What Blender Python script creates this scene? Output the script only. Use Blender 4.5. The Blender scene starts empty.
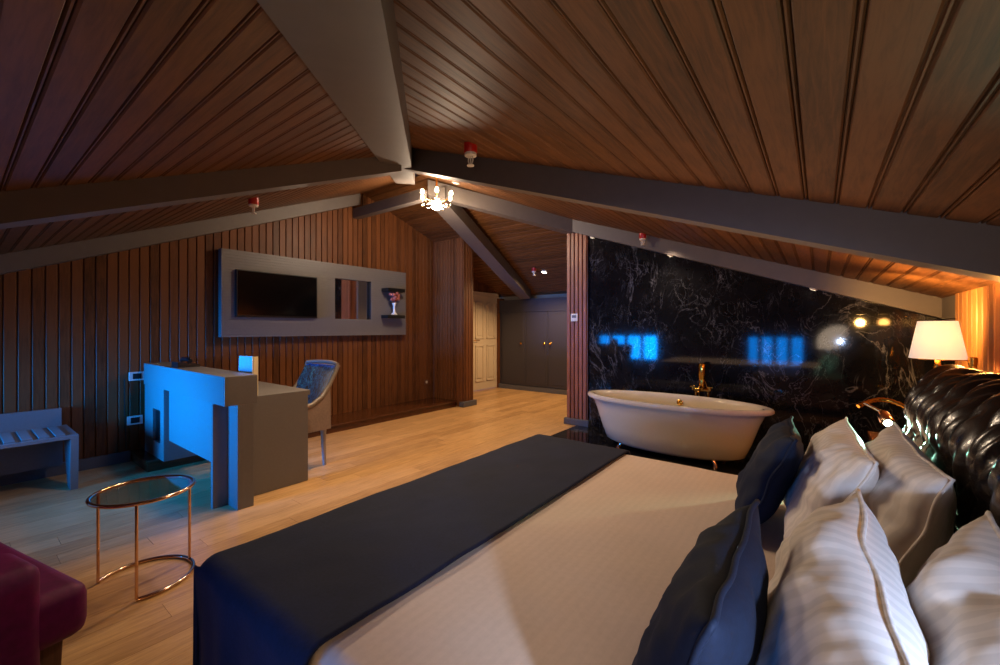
import bpy, bmesh, math, random
from mathutils import Vector, Matrix, noise
random.seed(7)
PI = math.pi
S = bpy.context.scene
COL = S.collection
V = Vector

# ------------------------------------------------------------------ materials
def nt(name):
    m = bpy.data.materials.new(name); m.use_nodes = True
    t = m.node_tree; n = t.nodes; b = n['Principled BSDF']
    return m, t, n, b
def lin(c):
    return tuple(((x/255)/12.92 if x/255 <= .04045 else ((x/255+.055)/1.055)**2.4) for x in c) + (1,)
def spec(b, rough=.5, metal=0, spec_=.5, coat=0, sheen=0):
    b.inputs['Roughness'].default_value = rough; b.inputs['Metallic'].default_value = metal
    b.inputs['Specular IOR Level'].default_value = spec_
    b.inputs['Coat Weight'].default_value = coat
    b.inputs['Sheen Weight'].default_value = sheen
def ramp(n, stops):
    r = n.new('ShaderNodeValToRGB'); e = r.color_ramp.elements
    e[0].position, e[0].color = stops[0]; e[1].position, e[1].color = stops[1]
    for p, c in stops[2:]:
        x = e.new(p); x.color = c
    return r
def coords(t, n, scale=(1,1,1), kind='Object', rot=(0,0,0)):
    tc = n.new('ShaderNodeTexCoord'); mp = n.new('ShaderNodeMapping')
    mp.inputs['Scale'].default_value = scale; mp.inputs['Rotation'].default_value = rot
    t.links.new(tc.outputs[kind], mp.inputs[0]); return mp
def plain(name, rgb, rough=.5, metal=0, sp=.5, coat=0, var=.12, sheen=0, scale=12, bump=0):
    m, t, n, b = nt(name); spec(b, rough, metal, sp, coat, sheen)
    mp = coords(t, n, (scale,)*3); no = n.new('ShaderNodeTexNoise'); no.inputs['Detail'].default_value = 4
    t.links.new(mp.outputs[0], no.inputs['Vector'])
    c = lin(rgb); lo = tuple(x*(1-var) for x in c[:3])+(1,); hi = tuple(min(1, x*(1+var)) for x in c[:3])+(1,)
    r = ramp(n, [(.3, lo), (.7, hi)]); t.links.new(no.outputs[0], r.inputs[0]); t.links.new(r.outputs[0], b.inputs['Base Color'])
    if bump:
        bp = n.new('ShaderNodeBump'); bp.inputs['Strength'].default_value = bump; bp.inputs['Distance'].default_value = .003
        t.links.new(no.outputs[0], bp.inputs['Height']); t.links.new(bp.outputs[0], b.inputs['Normal'])
    return m
def wood(name, dark, light, axis, rough=.35, sp=.4, grain=1., island=.5, bump=.15):
    m, t, n, b = nt(name); spec(b, rough, 0, sp)
    sc = [16*grain]*3; sc[axis] = 1.3*grain
    mp = coords(t, n, sc)
    gi = n.new('ShaderNodeNewGeometry')
    add = n.new('ShaderNodeVectorMath'); add.operation = 'ADD'
    mul = n.new('ShaderNodeVectorMath'); mul.operation = 'SCALE'; mul.inputs['Scale'].default_value = 37.
    comb = n.new('ShaderNodeCombineXYZ')
    for i in range(3): t.links.new(gi.outputs['Random Per Island'], comb.inputs[i])
    t.links.new(comb.outputs[0], mul.inputs[0]); t.links.new(mp.outputs[0], add.inputs[0]); t.links.new(mul.outputs[0], add.inputs[1])
    no = n.new('ShaderNodeTexNoise'); no.inputs['Detail'].default_value = 6; no.inputs['Roughness'].default_value = .62
    no.inputs['Distortion'].default_value = .6
    t.links.new(add.outputs[0], no.inputs['Vector'])
    # broad blotches
    mp2 = coords(t, n, [2.2 if i != axis else .8 for i in range(3)]); n2 = n.new('ShaderNodeTexNoise'); n2.inputs['Detail'].default_value = 3
    t.links.new(mp2.outputs[0], n2.inputs['Vector'])
    mx = n.new('ShaderNodeMath'); mx.operation = 'MULTIPLY_ADD'; mx.inputs[1].default_value = .35
    t.links.new(n2.outputs[0], mx.inputs[0]); t.links.new(no.outputs[0], mx.inputs[2])
    m3 = n.new('ShaderNodeMath'); m3.operation = 'MULTIPLY_ADD'; m3.inputs[1].default_value = island*.5
    t.links.new(gi.outputs['Random Per Island'], m3.inputs[0]); t.links.new(mx.outputs[0], m3.inputs[2])
    lo = .38+.0*island; hi = .95+island*.3
    r = ramp(n, [(lo, lin(dark)), (hi, lin(light))]); t.links.new(m3.outputs[0], r.inputs[0]); t.links.new(r.outputs[0], b.inputs['Base Color'])
    if bump:
        bp = n.new('ShaderNodeBump'); bp.inputs['Strength'].default_value = bump; bp.inputs['Distance'].default_value = .002
        t.links.new(no.outputs[0], bp.inputs['Height']); t.links.new(bp.outputs[0], b.inputs['Normal'])
    return m
def emis(name, rgb, strength, base=(240,240,235)):
    m, t, n, b = nt(name); b.inputs['Base Color'].default_value = lin(base)
    b.inputs['Emission Color'].default_value = lin(rgb); b.inputs['Emission Strength'].default_value = strength
    b.inputs['Roughness'].default_value = .6
    return m
def glass(name, rgb, gloss=.12, rough=.02):
    m, t, n, b = nt(name); n.remove(b)
    tr = n.new('ShaderNodeBsdfTransparent'); tr.inputs[0].default_value = lin(rgb)
    gl = n.new('ShaderNodeBsdfGlossy'); gl.inputs['Roughness'].default_value = rough
    lw = n.new('ShaderNodeLayerWeight'); fr = n.new('ShaderNodeMath'); fr.operation = 'POWER'; fr.inputs[1].default_value = 5; t.links.new(lw.outputs['Facing'], fr.inputs[0])
    ad = n.new('ShaderNodeMath'); ad.operation = 'ADD'; ad.inputs[1].default_value = gloss+.04; ad.use_clamp = True
    mx = n.new('ShaderNodeMixShader'); o = n['Material Output']
    t.links.new(fr.outputs[0], ad.inputs[0]); t.links.new(ad.outputs[0], mx.inputs[0]); t.links.new(tr.outputs[0], mx.inputs[1]); t.links.new(gl.outputs[0], mx.inputs[2]); t.links.new(mx.outputs[0], o.inputs[0])
    return m
def marble():
    m, t, n, b = nt('black_marble'); spec(b, .06, 0, .26)
    mp = coords(t, n, (1, 1, 1))
    n0 = n.new('ShaderNodeTexNoise'); n0.inputs['Scale'].default_value = 1.6; n0.inputs['Detail'].default_value = 5
    t.links.new(mp.outputs[0], n0.inputs['Vector'])
    mixv = n.new('ShaderNodeVectorMath'); mixv.operation = 'MULTIPLY_ADD'; mixv.inputs[1].default_value = (.55, .55, .55)
    t.links.new(n0.outputs['Color'], mixv.inputs[0]); t.links.new(mp.outputs[0], mixv.inputs[2])
    acc = None
    for sc, w, dist, gain, rot in ((1.5,.012,1.2,1.,.3),(3.2,.014,1.6,.8,1.1),(6.5,.02,2.2,.6,.5),):
        mpr = coords(t, n, (1,.9,.55), rot=(0,rot,0)); no = n.new('ShaderNodeTexNoise'); no.inputs['Scale'].default_value = sc; no.inputs['Detail'].default_value = 7; no.inputs['Roughness'].default_value = .58; no.inputs['Distortion'].default_value = dist
        t.links.new(mpr.outputs[0], no.inputs['Vector'])
        sb = n.new('ShaderNodeMath'); sb.operation = 'SUBTRACT'; sb.inputs[1].default_value = .5; t.links.new(no.outputs[0], sb.inputs[0])
        ab = n.new('ShaderNodeMath'); ab.operation = 'ABSOLUTE'; t.links.new(sb.outputs[0], ab.inputs[0])
        r = ramp(n, [(0, (gain,)*3+(1,)), (w, (0,0,0,1)), (w*.35, (gain*.4,)*3+(1,))]); t.links.new(ab.outputs[0], r.inputs[0])
        mk = n.new('ShaderNodeTexNoise'); mk.inputs['Scale'].default_value = 1.3+sc*.3; mk.inputs['Detail'].default_value = 3; t.links.new(mp.outputs[0], mk.inputs['Vector'])
        mr = ramp(n, [(.44, (0,0,0,1)), (.62, (1,1,1,1))]); t.links.new(mk.outputs[0], mr.inputs[0])
        ml = n.new('ShaderNodeMath'); ml.operation = 'MULTIPLY'; t.links.new(r.outputs[0], ml.inputs[0]); t.links.new(mr.outputs[0], ml.inputs[1])
        if acc is None: acc = ml
        else:
            ad = n.new('ShaderNodeMath'); ad.operation = 'ADD'; t.links.new(acc.outputs[0], ad.inputs[0]); t.links.new(ml.outputs[0], ad.inputs[1]); acc = ad
    ml = acc
    cl = n.new('ShaderNodeTexNoise'); cl.inputs['Scale'].default_value = 7; cl.inputs['Detail'].default_value = 8; t.links.new(mp.outputs[0], cl.inputs['Vector'])
    c2 = n.new('ShaderNodeMath'); c2.operation = 'MULTIPLY_ADD'; c2.inputs[1].default_value = .13; t.links.new(cl.outputs[0], c2.inputs[0])
    ml2 = n.new('ShaderNodeMath'); ml2.operation = 'MULTIPLY'; ml2.inputs[1].default_value = .6; t.links.new(ml.outputs[0], ml2.inputs[0])
    t.links.new(ml2.outputs[0], c2.inputs[2])
    r = ramp(n, [(.02, lin((15, 15, 17))), (.85, lin((118, 118, 124))), (.14, lin((26, 26, 30)))]); t.links.new(c2.outputs[0], r.inputs[0]); t.links.new(r.outputs[0], b.inputs['Base Color'])
    return m
def fabric(name, rgb, rough=.8, sheen=.3, stripe=None, var=.15, bump=.25, scale=60, stripe_axis=1, stripe_scale=60):
    m, t, n, b = nt(name); spec(b, rough, 0, .25, 0, sheen)
    mp = coords(t, n, (1, 1, 1)); no = n.new('ShaderNodeTexNoise'); no.inputs['Scale'].default_value = scale; no.inputs['Detail'].default_value = 5
    t.links.new(mp.outputs[0], no.inputs['Vector'])
    nb = n.new('ShaderNodeTexNoise'); nb.inputs['Scale'].default_value = 5; nb.inputs['Detail'].default_value = 4; t.links.new(mp.outputs[0], nb.inputs['Vector'])
    c = lin(rgb); lo = tuple(x*(1-var) for x in c[:3])+(1,); hi = tuple(min(1, x*(1+var)) for x in c[:3])+(1,)
    mm = n.new('ShaderNodeMath'); mm.operation = 'MULTIPLY_ADD'; mm.inputs[1].default_value = .5
    t.links.new(no.outputs[0], mm.inputs[0]); 
    hh = n.new('ShaderNodeMath'); hh.operation = 'MULTIPLY'; hh.inputs[1].default_value = .5; t.links.new(nb.outputs[0], hh.inputs[0]); t.links.new(hh.outputs[0], mm.inputs[2])
    r = ramp(n, [(.35, lo), (.65, hi)]); t.links.new(mm.outputs[0], r.inputs[0])
    out = r.outputs[0]
    if stripe:
        sx = n.new('ShaderNodeSeparateXYZ'); t.links.new(mp.outputs[0], sx.inputs[0])
        m1 = n.new('ShaderNodeMath'); m1.operation = 'MULTIPLY'; m1.inputs[1].default_value = stripe_scale; t.links.new(sx.outputs[stripe_axis], m1.inputs[0])
        sn = n.new('ShaderNodeMath'); sn.operation = 'SINE'; t.links.new(m1.outputs[0], sn.inputs[0])
        rr = ramp(n, [(.35, (stripe, stripe, stripe, 1)), (.65, (1, 1, 1, 1))])
        mp1 = n.new('ShaderNodeMath'); mp1.operation = 'MULTIPLY_ADD'; mp1.inputs[1].default_value = .5; mp1.inputs[2].default_value = .5; t.links.new(sn.outputs[0], mp1.inputs[0]); t.links.new(mp1.outputs[0], rr.inputs[0])
        mc = n.new('ShaderNodeMixRGB'); mc.blend_type = 'MULTIPLY'; mc.inputs[0].default_value = 1; t.links.new(out, mc.inputs[1]); t.links.new(rr.outputs[0], mc.inputs[2]); out = mc.outputs[0]
    t.links.new(out, b.inputs['Base Color'])
    bp = n.new('ShaderNodeBump'); bp.inputs['Strength'].default_value = bump; bp.inputs['Distance'].default_value = .002
    t.links.new(no.outputs[0], bp.inputs['Height']); t.links.new(bp.outputs[0], b.inputs['Normal'])
    return m

M = dict(
    ceil_x=wood('ceiling_wood_along_x', (48,30,17), (112,72,40), 0, .45, .3),
    ceil_y=wood('ceiling_wood_along_y', (48,30,17), (112,72,40), 1, .55, .25),
    wall_z=wood('wall_wood_vertical', (28,16,9), (108,66,38), 2, .45, .18, island=1.2),
    col_z=wood('column_wood', (92,52,36), (160,100,72), 2, .4, .4),
    oak=wood('oak_floor', (142,104,64), (206,164,112), 1, .3, .4, grain=.8, island=.55, bump=.05),
    dark_step=wood('dark_step_wood', (44,24,14), (92,52,28), 1, .25, .5),
    beam=plain('grey_beam_paint', (94,86,82), .5, var=.05, scale=3),
    marble=marble(),
    grey=plain('grey_furniture_lacquer', (112,108,106), .45, var=.04),
    greydark=plain('dark_grey_furniture_lacquer', (96,94,98), .45, var=.04),
    wardrobe=plain('wardrobe_lacquer', (54,51,58), .5, var=.05),
    panel=plain('tv_panel_lacquer', (104,100,98), .45, var=.05),
    base=plain('skirting_paint', (84,84,90), .45, var=.05),
    black=plain('black_plastic', (14,14,15), .3, var=.1),
    screen=plain('tv_screen', (5,5,6), .12, var=.05, sp=.5),
    mirror=plain('mirror_glass', (200,195,190), .03, 1, var=.01),
    white=plain('white_plastic', (215,210,200), .4, var=.03),
    cream=plain('cream_door_paint', (206,190,166), .4, var=.04),
    porcelain=plain('white_tub_enamel', (212,203,186), .12, var=.02, coat=.4),
    brass=plain('polished_brass', (212,160,72), .22, 1, var=.05),
    rose=plain('rose_gold_metal', (222,184,158), .15, 1, var=.05),
    red=plain('red_plastic', (170,22,16), .35, var=.05),
    smoke=glass('smoked_table_glass', (226,212,196), .0),
    pane=glass('window_glass', (235,245,255), .03),
    velvet=fabric('magenta_velvet', (92,4,66), .6, .0, var=.25, scale=40),
    legwood=wood('chair_leg_wood', (60,36,26), (110,74,54), 2, .35),
    chairframe=plain('silver_wood_frame', (146,138,130), .35, metal=.35, var=.08),
    chairside=fabric('taupe_upholstery', (138,118,104), .7, .3),
    bluevelvet=None,
    duvet=fabric('beige_striped_duvet', (190,168,148), .6, .1, stripe=.97, stripe_axis=0, stripe_scale=220, var=.05, bump=.1),
    pillow=fabric('white_striped_cotton', (218,208,198), .5, .2, stripe=.86, stripe_axis=1, stripe_scale=190, var=.04, bump=.1),
    navy=fabric('navy_wool', (14,20,42), .85, .02, var=.35, scale=120),
    navyc=fabric('navy_cushion', (10,20,38), .8, .0, var=.2, scale=120),
    leather=plain('black_leather', (32,26,23), .26, sp=.6, coat=.25, var=.2, scale=60, bump=.12),
    shade=None, led=emis('cool_led', (205,255,240), 60), bulb=emis('warm_bulb', (255,226,180), 60), spot=emis('downlight_disc', (255,235,205), 14),
    pink=plain('pink_petals', (150,82,74), .7, var=.3), ceramic=plain('white_ceramic', (226,220,210), .3, var=.03),
    plaster=plain('plaster', (120,112,104), .8, var=.05), carcass=plain('bed_base_fabric', (60,54,52), .8), paper=plain('card_paper', (168,172,176), .6, var=.03), ink=plain('dark_print', (40,40,52), .6),
    crystal=None, cream_strip=plain('cream_card', (224,204,160), .6, var=.03),
)
def mottled():
    m, t, n, b = nt('mottled_blue_velvet'); spec(b, .4, 0, .4, 0, .4)
    mp = coords(t, n, (9, 9, 4)); no = n.new('ShaderNodeTexNoise'); no.inputs['Detail'].default_value = 6; no.inputs['Distortion'].default_value = 1.5
    t.links.new(mp.outputs[0], no.inputs['Vector'])
    r = ramp(n, [(.36, lin((0, 8, 34))), (.54, lin((0, 92, 200))), (.72, lin((60, 165, 240)))])
    t.links.new(no.outputs[0], r.inputs[0]); t.links.new(r.outputs[0], b.inputs['Base Color']); return m
M['bluevelvet'] = mottled()
def shademat():
    m, t, n, b = nt('white_lamp_shade'); n.remove(b); o = n['Material Output']
    d = n.new('ShaderNodeBsdfDiffuse'); d.inputs[0].default_value = lin((240, 236, 228))
    tr = n.new('ShaderNodeBsdfTranslucent'); tr.inputs[0].default_value = lin((250, 240, 225))
    mx = n.new('ShaderNodeMixShader'); mx.inputs[0].default_value = .01
    e = n.new('ShaderNodeEmission'); e.inputs[0].default_value = lin((236, 230, 232)); e.inputs[1].default_value = .3
    ad = n.new('ShaderNodeAddShader')
    t.links.new(d.outputs[0], mx.inputs[1]); t.links.new(tr.outputs[0], mx.inputs[2]); t.links.new(mx.outputs[0], ad.inputs[0]); t.links.new(e.outputs[0], ad.inputs[1]); t.links.new(ad.outputs[0], o.inputs[0])
    return m
M['shade'] = shademat(); M['crystal'] = glass('crystal_glass', (255, 245, 230), .35, .05)

# ------------------------------------------------------------------ mesh helpers
def link(name, bm, mat, parent=None, smooth=None, loc=None, rot=None, mats=None):
    bmesh.ops.recalc_face_normals(bm, faces=bm.faces)
    me = bpy.data.meshes.new(name); bm.to_mesh(me); bm.free()
    for mm in (mats or [mat]): me.materials.append(mm)
    if smooth is not None:
        me.shade_smooth()
        if smooth > 0: me.set_sharp_from_angle(angle=math.radians(smooth))
    o = bpy.data.objects.new(name, me); COL.objects.link(o)
    if parent: o.parent = parent
    if loc: o.location = loc
    if rot: o.rotation_euler = rot
    return o
def tag(o, label, cat, group=None):
    o['label'] = label; o['category'] = cat
    if group: o['group'] = group
    return o
def thing(name, label, cat, loc=(0,0,0), rz=0, group=None):
    o = bpy.data.objects.new(name, None); o.empty_display_size = .1; COL.objects.link(o)
    o.location = loc; o.rotation_euler = (0, 0, rz); return tag(o, label, cat, group)
def struct(name, bm, mat, parent=None, smooth=None, mats=None):
    o = link(name, bm, mat, parent, smooth, mats=mats)
    if not parent: o['kind'] = 'structure'
    return o
def copy_tree(o, parent=None):
    c = o.copy(); COL.objects.link(c)
    if parent: c.parent = parent
    for ch in list(o.children): copy_tree(ch, c)
    return c
def NB(): return bmesh.new()
def hexa(bm, P):
    v = [bm.verts.new(p) for p in P]
    for f in ((0,3,2,1),(4,5,6,7),(0,1,5,4),(1,2,6,5),(2,3,7,6),(3,0,4,7)): bm.faces.new([v[i] for i in f])
    return v
def box(bm, a, b, bev=0):
    x0,y0,z0 = a; x1,y1,z1 = b
    v = hexa(bm, [(x0,y0,z0),(x1,y0,z0),(x1,y1,z0),(x0,y1,z0),(x0,y0,z1),(x1,y0,z1),(x1,y1,z1),(x0,y1,z1)])
    if bev:
        es = {e for q in v for e in q.link_edges}
        bmesh.ops.bevel(bm, geom=list(es), offset=bev, segments=2, profile=.5, affect='EDGES')
def prism(bm, prof, O, A, B, L):
    """profile points (a,b) in axes A,B at O, swept by vector L"""
    O, A, B, L = V(O), V(A), V(B), V(L)
    lo = [bm.verts.new(O+A*a+B*b) for a, b in prof]; hi = [bm.verts.new(O+A*a+B*b+L) for a, b in prof]
    n = len(prof); bm.faces.new(lo[::-1]); bm.faces.new(hi)
    for i in range(n): bm.faces.new([lo[i], lo[(i+1)%n], hi[(i+1)%n], hi[i]])
def tube(bm, pts, r, seg=10, closed=False, taper=None):
    pts = [V(p) for p in pts]; rings = []; N = len(pts)
    up = None
    for i, p in enumerate(pts):
        if closed: d = pts[(i+1)%N]-pts[i-1]
        else: d = pts[min(i+1,N-1)]-pts[max(i-1,0)]
        d.normalize()
        if up is None:
            up = V((0,0,1)) if abs(d.z) < .9 else V((1,0,0))
        s = d.cross(up).normalized(); up = s.cross(d).normalized()
        rr = r if taper is None else taper[i]
        rings.append([bm.verts.new(p+(s*math.cos(2*PI*k/seg)+up*math.sin(2*PI*k/seg))*rr) for k in range(seg)])
    for i in range(N if closed else N-1):
        a, b = rings[i], rings[(i+1)%N]
        for k in range(seg): bm.faces.new([a[k], a[(k+1)%seg], b[(k+1)%seg], b[k]])
    if not closed:
        bm.faces.new(rings[0][::-1]); bm.faces.new(rings[-1])
def lathe(bm, prof, c=(0,0,0), seg=24, sx=1, sy=1, axis='z', cap=True):
    rings = []
    for r, h in prof:
        ring = []
        for k in range(seg):
            a = 2*PI*k/seg; x, y = r*math.cos(a)*sx, r*math.sin(a)*sy
            p = {'z': (x, y, h), 'x': (h, x, y), 'y': (x, h, y)}[axis]
            ring.append(bm.verts.new(V(c)+V(p)))
        rings.append(ring)
    for a, b in zip(rings, rings[1:]):
        for k in range(seg): bm.faces.new([a[k], a[(k+1)%seg], b[(k+1)%seg], b[k]])
    if cap:
        bm.faces.new(rings[0][::-1]); bm.faces.new(rings[-1])
def clip(bm, planes):
    for co, no in planes:      # everything on the +normal side is removed, cut is capped
        g = bm.verts[:]+bm.edges[:]+bm.faces[:]
        r = bmesh.ops.bisect_plane(bm, geom=g, dist=1e-5, plane_co=V(co), plane_no=V(no), clear_outer=True)
        es = [e for e in r['geom_cut'] if isinstance(e, bmesh.types.BMEdge)]
        if es: bmesh.ops.holes_fill(bm, edges=es, sides=0) if False else bmesh.ops.edgeloop_fill(bm, edges=es)
def boards(bm, O, U, Wd, N, L, total, pitch, gap, t, bead=False, c=.004, back=True, split=None):
    """boards of length L along U, laid side by side along Wd, facing N"""
    O, U, Wd, N = V(O), V(U).normalized(), V(Wd).normalized(), V(N).normalized()
    k = int(math.ceil(total/pitch)); w = pitch-gap
    for i in range(k):
        o = O+Wd*(i*pitch)
        prof = [(0,0),(w,0),(w,t-c),(w-c,t),(c,t),(0,t-c)]
        prism(bm, prof, o, Wd, N, U*L)
        if bead:
            q = o+Wd*(w+gap/2-.0045)
            prism(bm, [(0,0),(.009,0),(.009,t*.55),(.0065,t*.9),(.0025,t*.9),(0,t*.55)], q, Wd, N, U*L)
    if back:
        prism(bm, [(-.01,-.03),(k*pitch,-.03),(k*pitch,.0005),(-.01,.0005)], O, Wd, N, U*L)

# ------------------------------------------------------------------ room
# left roof plane z = 1.73+.404y   right roof plane z = 1.78-.35x   far plane z = 3.184-.36(y-3.6)
zl = lambda y: 1.73+.404*y
zr = lambda x: 1.78-.35*x
zf = lambda y: 3.184-.335*(y-3.6)
P1 = V((.669,.743,0)); HD = V((-.743,.669,.265))
NL = V((0,.404,-1)).normalized(); NR = V((-.35,0,-1)).normalized(); NF = V((0,-.335,-1)).normalized()

# oak floor
bm = NB(); y0 = -1.1; x = -5.6
while x < 1.0:
    y = y0-random.random()*1.2
    while y < 7.35:
        L = random.uniform(1.0, 1.9)
        a, b = max(y, y0), min(y+L, 7.35)
        if b-a > .02: box(bm, (x, a, -.03), (x+.1385, b-.0015, random.uniform(-.0006, 0)))
        y += L
    x += .14
box(bm, (-5.6, -1.1, -.06), (1.0, 7.35, -.028))
struct('floor', bm, M['oak'])
bm = NB()
for i in range(3):
    for j in range(2): box(bm, (-2.5+i*1.14, 3.05+j*1.0, .001), (-2.5+i*1.14+1.138, 3.05+j*1.0+.998, .006))
struct('floor.001', bm, M['marble'])

# ceilings
bm = NB()
boards(bm, (-5.6, -1.1, zl(-1.1)+.012), (1,0,0), (0,1,.404), NL, 7.2, 5.16, .088, .014, .013, bead=True)
clip(bm, [((0,3.6,0),(0,1,0)), (P1*-.178, P1)])
struct('ceiling', bm, M['ceil_x'])
bm = NB()
boards(bm, (1.05, -1.6, zr(1.05)+.012), (0,1,0), (-1,0,.35), NR, 6.9, 5.45, .106, .016, .014, bead=True)
H2n = V((-.7071,.7071,0))
clip(bm, [(P1*-.178, -P1), ((-3.975,3.6,0), V((-.727,.686,0)) if False else V((-.74,-.672,0))*0+V((-1,0,0))), ((-2.66,4.97,0), V((-.721,.693,0)))])
struct('ceiling.001', bm, M['ceil_y'])
bm = NB()
boards(bm, (-5.6, 3.6, zf(3.6)+.012), (1,0,0), (0,1,-.335), NF, 3.4, 4.05, .1, .012, .012, bead=False)
clip(bm, [((-2.66,4.97,0), V((.721,-.693,0)))])
struct('ceiling.002', bm, M['ceil_x'])

# beams
def rafter_y(name, x0, x1, y0, y1, zfun, dep, up=.04):
    bm = NB()
    hexa(bm, [(x0,y0,zfun(y0)-dep),(x1,y0,zfun(y0)-dep),(x1,y1,zfun(y1)-dep),(x0,y1,zfun(y1)-dep),
              (x0,y0,zfun(y0)+up),(x1,y0,zfun(y0)+up),(x1,y1,zfun(y1)+up),(x0,y1,zfun(y1)+up)])
    return struct(name, bm, M['beam'])
def rafter_x(name, y0, y1, x0, x1, zfun, dep, up=.04):
    bm = NB()
    hexa(bm, [(x0,y0,zfun(x0)-dep),(x1,y0,zfun(x1)-dep),(x1,y1,zfun(x1)-dep),(x0,y1,zfun(x0)-dep),
              (x0,y0,zfun(x0)+up),(x1,y0,zfun(x1)+up),(x1,y1,zfun(x1)+up),(x0,y1,zfun(x0)+up)])
    return struct(name, bm, M['beam'])
rafter_y('trim_1', -2.66, -2.5, -1.05, 2.06, zl, .125)          # left rafter
rafter_x('trim_2', 2.2, 2.33, -2.66, .79, zr, .175)             # right rafter
rafter_y('trim_3', -5.19, -5.05, -1.05, 3.45, zl, .15)          # rafter on the tv wall
bm = NB(); box(bm, (-5.19, 3.42, 2.80), (-3.8, 3.52, 2.93)); struct('trim_4', bm, M['beam'])   # ridge piece
rafter_x('trim_6', 4.9, 4.999, -2.7, .92, zr, .165)            # rafter on the marble wall
bm = NB(); box(bm, (.79, 4.43, zr(.82)-.16), (.92, 4.9, zr(.82)+.03)); struct('trim_7', bm, M['beam'])
def beam_dir(name, A, B, w, h0, h1):
    A, B = V(A), V(B); d = B-A; s = V((d.y,-d.x,0)).normalized()*w/2; bm = NB(); z = V((0,0,1))
    hexa(bm, [A-s+z*h0, A+s+z*h0, B+s+z*h0, B-s+z*h0, A-s+z*h1, A+s+z*h1, B+s+z*h1, B-s+z*h1])
    return struct(name, bm, M['beam'])
c0 = P1*-.178
beam_dir('trim_8', c0+V((0,0,1.62))-HD*1.1, c0+V((0,0,1.62))+HD*5.15, .22, 0, .22)      # hip beam
beam_dir('trim_5', (-3.83,3.72,2.96), (-4.7,7.0,1.97), .23, -.12, .06)
beam_dir('trim_9', (-3.95,3.68,3.09), (-2.6,4.95,2.66), .14, -.16, .03)                  # second hip

# walls
def vboards(bm, p0, p1, z0, z1, inward, pitch=.095, gap=.008, t=.018, c=.004):
    p0, p1 = V(p0), V(p1); L = (p1-p0).length
    boards(bm, (p0.x, p0.y, z0), (0,0,1), (p1-p0), inward, z1-z0, L, L/round(L/pitch), gap, t, c=c)
bm = NB(); vboards(bm, (-5.22,-1.05,0), (-5.22,4.98,0), 0, 3.4, (1,0,0), pitch=.077)
clip(bm, [((0,0,1.73),(0,-.404,1)), ((0,3.6,3.184),(0,.335,1))])
struct('wall_left', bm, M['wall_z'])
bm = NB(); vboards(bm, (-5.2,5.0,0), (-4.56,5.0,0), 0, 3.0, (0,-1,0), pitch=.064, gap=.012)
vboards(bm, (-4.56,5.0,0), (-4.56,5.25,0), 0, 3.0, (1,0,0), pitch=.062, gap=.012)
box(bm, (-5.52,5.005,0), (-4.57,5.24,3.0))
clip(bm, [((0,3.6,3.184),(0,.335,1))])
struct('wall_left.001', bm, M['wall_z'])
bm = NB()
vboards(bm, (-5.52,5.25,0), (-5.52,6.2,0), 0, 2.9, (1,0,0)); vboards(bm, (-5.52,6.2,0), (-5.52,7.25,0), 2.0, 2.9, (1,0,0))
clip(bm, [((0,3.6,3.184),(0,.335,1))])
struct('wall_left.002', bm, M['wall_z'])
bm = NB(); box(bm, (-5.6,7.3,0), (-2.6,7.36,2.0)); struct('wall_back', bm, M['plaster'])
bm = NB(); box(bm, (-2.72,5.12,0), (-2.66,7.3,2.7)); clip(bm, [((0,3.6,3.184),(0,.335,1))]); struct('wall_corridor', bm, M['plaster'])
# marble wall in big slabs
bm = NB(); xs = [-2.39,-1.6,-.12,.96]; zs = [0,.62,1.38,2.14,2.9]
for a, b in zip(xs, xs[1:]):
    for c, d in zip(zs, zs[1:]): box(bm, (a+.0012,5.0,c+.0012), (b-.0012,5.06,d-.0012))
box(bm, (-2.39,5.01,0), (.96,5.08,2.9))
clip(bm, [((0,0,1.78),(.35,0,1))])
struct('wall_marble', bm, M['marble'])
# wooden column
bm = NB(); vboards(bm, (-2.66,4.97,0), (-2.37,4.97,0), 0, 2.66, (0,-1,0), pitch=.058, gap=.014, t=.022)
box(bm, (-2.66,4.97,0), (-2.37,5.12,2.66)); clip(bm, [((0,0,1.76),(.35,0,1))])
struct('trim_10', bm, M['col_z'])
bm = NB(); box(bm, (-2.69,4.915,0), (-2.34,4.97,.085), .008); struct('baseboard_column', bm, M['base'])
bm = NB(); box(bm, (-4.6,4.955,0), (-4.5,5.28,.085), .008); struct('baseboard_pilaster', bm, M['base'])
# headboard wall
bm = NB(); vboards(bm, (.8,4.43,0), (.8,-1.05,0), 0, 1.7, (-1,0,0), pitch=.11, gap=.02, t=.02)
box(bm, (.83,4.3,0), (.96,4.43,1.7)); box(bm, (.93,4.43,0), (.97,5.0,1.7))
clip(bm, [((0,0,1.78),(.35,0,1))])
struct('wall_right', bm, wood('lamplit_headboard_wall_wood', (84,48,24), (176,118,66), 2, .4, .3, island=.6))  # lighter than the other wall wood: lamp glow put into its colour
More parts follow.
